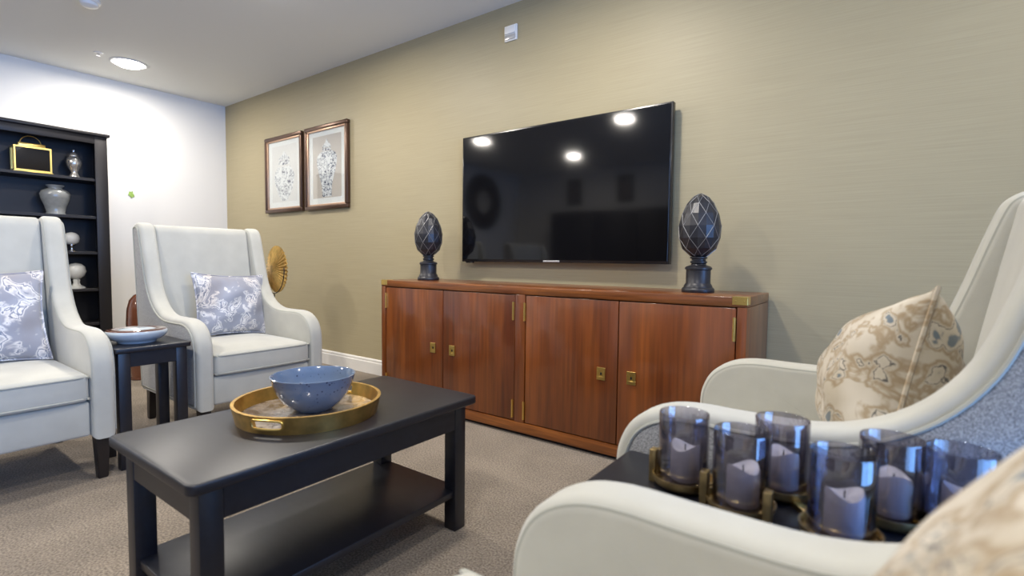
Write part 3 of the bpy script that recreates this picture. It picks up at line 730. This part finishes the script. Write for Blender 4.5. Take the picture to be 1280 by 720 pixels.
t = thing('lantern', 'brass box lantern with dark panes and ring handle, top shelf of bookcase', 'lantern', (.18, -1.555, 1.548))
b = B(); lw, ld, lh = .105, .06, .20
for sx in (-1, 1):
    for sy in (-1, 1): box(b, sx*ld-.006, sx*ld+.006, sy*lw-.006, sy*lw+.006, .008, lh, .001, 1)
for z in (.008, lh-.012): 
    for s in (-1, 1): box(b, s*ld-.0055, s*ld+.0055, -lw, lw, z, z+.014, .001, 1); box(b, -ld, ld, s*lw-.0055, s*lw+.0055, z, z+.014, .001, 1)
obj('frame', b, 'brass', t); obj('base', box(B(), -ld-.012, ld+.012, -lw-.012, lw+.012, 0, .0079, .002), 'brass', t)
obj('panes', box(B(), -ld+.002, ld-.002, -lw+.002, lw-.002, .009, lh-.003), 'dark_glass', t)
obj('cap', box(B(), -.045, .045, -.08, .08, lh+.0005, lh+.03, .006), 'brass', t)
b = B(); tube(b, [(0, .062*math.cos(a*PI/14), lh+.028+.062*math.sin(a*PI/14)) for a in range(15)], .003, 8); obj('handle', b, 'brass', t)
t = thing('ginger_jar', 'small mottled silver lidded jar on the top shelf', 'jar', (.17, -1.290, 1.548))
obj('body', lathe(B(), [(0, 0), (.034, 0), (.036, .01), (.024, .035), (.022, .05), (.042, .09), (.052, .12), (.048, .15), (.034, .168), (.030, .175)], 32), 'silver_leaf', t, 60)
obj('lid', lathe(B(), [(.033, .175), (.035, .18), (.026, .198), (.008, .21), (.006, .216), (.011, .224), (.007, .234), (0, .236)], 28), 'silver_leaf', t, 60)
t = thing('urn_vase', 'grey shouldered vase on the second shelf of the bookcase', 'vase', (.165, -1.415, 1.236))
obj('body', lathe(B(), [(0, 0), (.062, 0), (.064, .008), (.058, .02), (.070, .07), (.092, .13), (.098, .165), (.088, .19), (.060, .207), (.045, .212), (.045, .222), (.058, .232), (.060, .238), (.052, .240), (.040, .225), (.036, .212), (0, .200)], 40), 'grey_glaze', t, 60)
t = thing('candle_goblet', 'white round candle on a chrome foot, third shelf', 'candle', (.165, -1.322, .940))
obj('foot', lathe(B(), [(0, 0), (.036, 0), (.036, .005), (.014, .012), (.010, .03), (.014, .045), (.028, .056), (.028, .06), (0, .058)], 28), 'chrome', t, 50)
obj('globe', lathe(B(), [(0, .056), (.028, .06), (.047, .08), (.054, .108), (.048, .135), (.030, .153), (.008, .160), (0, .158)], 32), 'white_ceramic', t, 60)
obj('wick', lathe(B(), [(0, .155), (.0015, .155), (.0015, .175), (0, .176)], 6), 'black_metal', t)
t = thing('stemmed_globe', 'cream ball ornament on a square foot, fourth shelf', 'ornament', (.165, -1.300, .632))
obj('stand', lathe(B(), [(0, 0), (.062, 0), (.060, .012), (.030, .028), (.022, .05), (.026, .07), (.018, .082), (0, .084)], 6), 'white_ceramic', t)
obj('globe', lathe(B(), [(0, .076), (.026, .080), (.054, .104), (.068, .142), (.060, .182), (.036, .206), (0, .214)], 36), 'white_ceramic', t, 60)

# small leaf on the white wall
t = thing('leaf_ornament', 'tiny yellow-green leaf stuck on the white wall above the far armchair', 'leaf', (0, -.846, 1.474))
b = bmesh.new(); ol = [(0, -.034), (.012, -.022), (.024, -.018), (.022, .0), (.014, .010), (.012, .030), (-.004, .024), (-.016, .026), (-.02, .006), (-.026, -.006), (-.012, -.018)]
slab(b, ol, 0, .004, .001, 1)
for v in b.verts: v.co = Vector((v.co.y+.001, v.co.x, v.co.z))
obj('blade', b, 'green', t)
b = B(); tube(b, [(.006, 0, -.03), (.006, 0, .02)], .0012, 6); obj('vein', b, 'green', t)

# brown ornament behind the far armchair, on the floor
t = thing('floor_vase', 'glossy brown rounded vase behind the far armchair', 'vase', (1.20, -1.165, 0))
obj('body', lathe(B(), [(0, 0), (.075, 0), (.080, .02), (.088, .10), (.098, .25), (.100, .42), (.094, .52), (.078, .585), (.050, .622), (.022, .636), (0, .638)], 40), 'walnut_gloss', t, 60)
obj('foot_ring', lathe(B(), [(.076, 0), (.086, .002), (.086, .014), (.078, .018)], 36), 'brown_glaze', t)

# gilt fan dish on a stand, on a stool beside the far armchair
t = thing('corner_stool', 'dark round stool half hidden behind the far armchair, carrying gilt fan', 'stool', (1.84, -.50, 0))
obj('seat', lathe(B(), [(0, .46), (.095, .46), (.10, .465), (.10, .48), (.095, .485), (0, .485)], 36), 'black_wood', t)
for k in range(3):
    q = k*2*PI/3+.5; b = B(); tube(b, [(.07*math.cos(q), .07*math.sin(q), .462), (.105*math.cos(q), .105*math.sin(q), 0.0)], .012, 8); obj('leg', b, 'black_wood', t)
t = thing('gilt_fan_dish', 'gilt pleated round dish on a thin black stand beside the far armchair', 'ornament', (1.84, -.50, .485), math.radians(-6))
b = bmesh.new(); n = 72; cz = .335; c1 = b.verts.new((0, -.020, cz)); ring1 = []; ring2 = []
bk0 = b.verts.new((0, -.014, cz)); rb = []
for i in range(n):
    q = 2*PI*i/n; off = .004 if i % 2 else -.004; R_ = .180
    ring1.append(b.verts.new((.03*math.cos(q), -.018, cz+.03*math.sin(q)))); ring2.append(b.verts.new((R_*math.cos(q), .018+off, cz+R_*math.sin(q)))); rb.append(b.verts.new((R_*math.cos(q), .024+off, cz+R_*math.sin(q))))
for i in range(n):
    j = (i+1) % n
    b.faces.new((c1, ring1[i], ring1[j])); b.faces.new((ring1[i], ring2[i], ring2[j], ring1[j])); b.faces.new((ring2[i], rb[i], rb[j], ring2[j])); b.faces.new((bk0, rb[j], rb[i]))
obj('pleated_disc', b, 'gold', t, 5)
b = B(); arc = [(.186*math.cos(q), -.004, cz+.186*math.sin(q)) for q in [math.radians(d) for d in range(-175, 6, 9)]]
tube(b, arc, .0035, 6); tube(b, [(0, .0, cz-.186), (0, .0, .01)], .004, 6); lathe(b, [(0, 0), (.06, 0), (.06, .006), (.02, .012), (0, .012)], 28)
tube(b, [(.186, -.004, cz), (.150, .006, cz+.006)], .003, 6)
obj('stand', b, 'black_metal', t)

# ------------------------------------------------------------------ rear of the room (mirrored in the television)
t = thing('round_mirror', 'round mirror in a wide dark frame, seen reflected at the left of the television', 'mirror', (0, -4.35, 1.90))
m = Matrix.Rotation(PI/2, 4, 'Y')
obj('frame', lathe(B(), [(.20, .0), (.20, .03), (.26, .05), (.40, .05), (.47, .03), (.47, 0)], 56, mtx=m), 'leg_wood', t)
obj('mirror_glass', lathe(B(), [(0, .0), (.205, .0), (.205, .015), (0, .015)], 48, mtx=m), 'mirror', t)
t = thing('tall_cabinet', 'long dark cabinet along the rear wall, seen reflected in the television', 'cabinet', (2.55, YB+.03, 0))
obj('carcass', box(B(), -1.55, 1.55, 0, .42, 0, 1.72, .004), 'shelf_black', t)
for k in range(4): d = obj('door', box(B(), -1.53+k*.765, -.78+k*.765, .42, .438, .06, 1.66, .003), 'shelf_black', t); obj('handle', box(B(), -1.50+k*.765+(.68 if k % 2 == 0 else 0), -1.485+k*.765+(.68 if k % 2 == 0 else 0), .438, .455, .8, .95, .002), 'brass_aged', d)
for x, s in ((1.20, 'left'), (2.15, 'right')):
    t = thing('small_picture', f'small dark framed picture on the rear wall, {s} one in the television reflection', 'framed picture', (x, YB, 1.88), 0, 'small pictures mirrored in the television')
    obj('frame', box(B(), -.14, .14, 0, .02, 0, .44, .004), 'leg_wood', t); obj('print', box(B(), -.09, .09, .018, .022, .06, .38), 'agate', t)
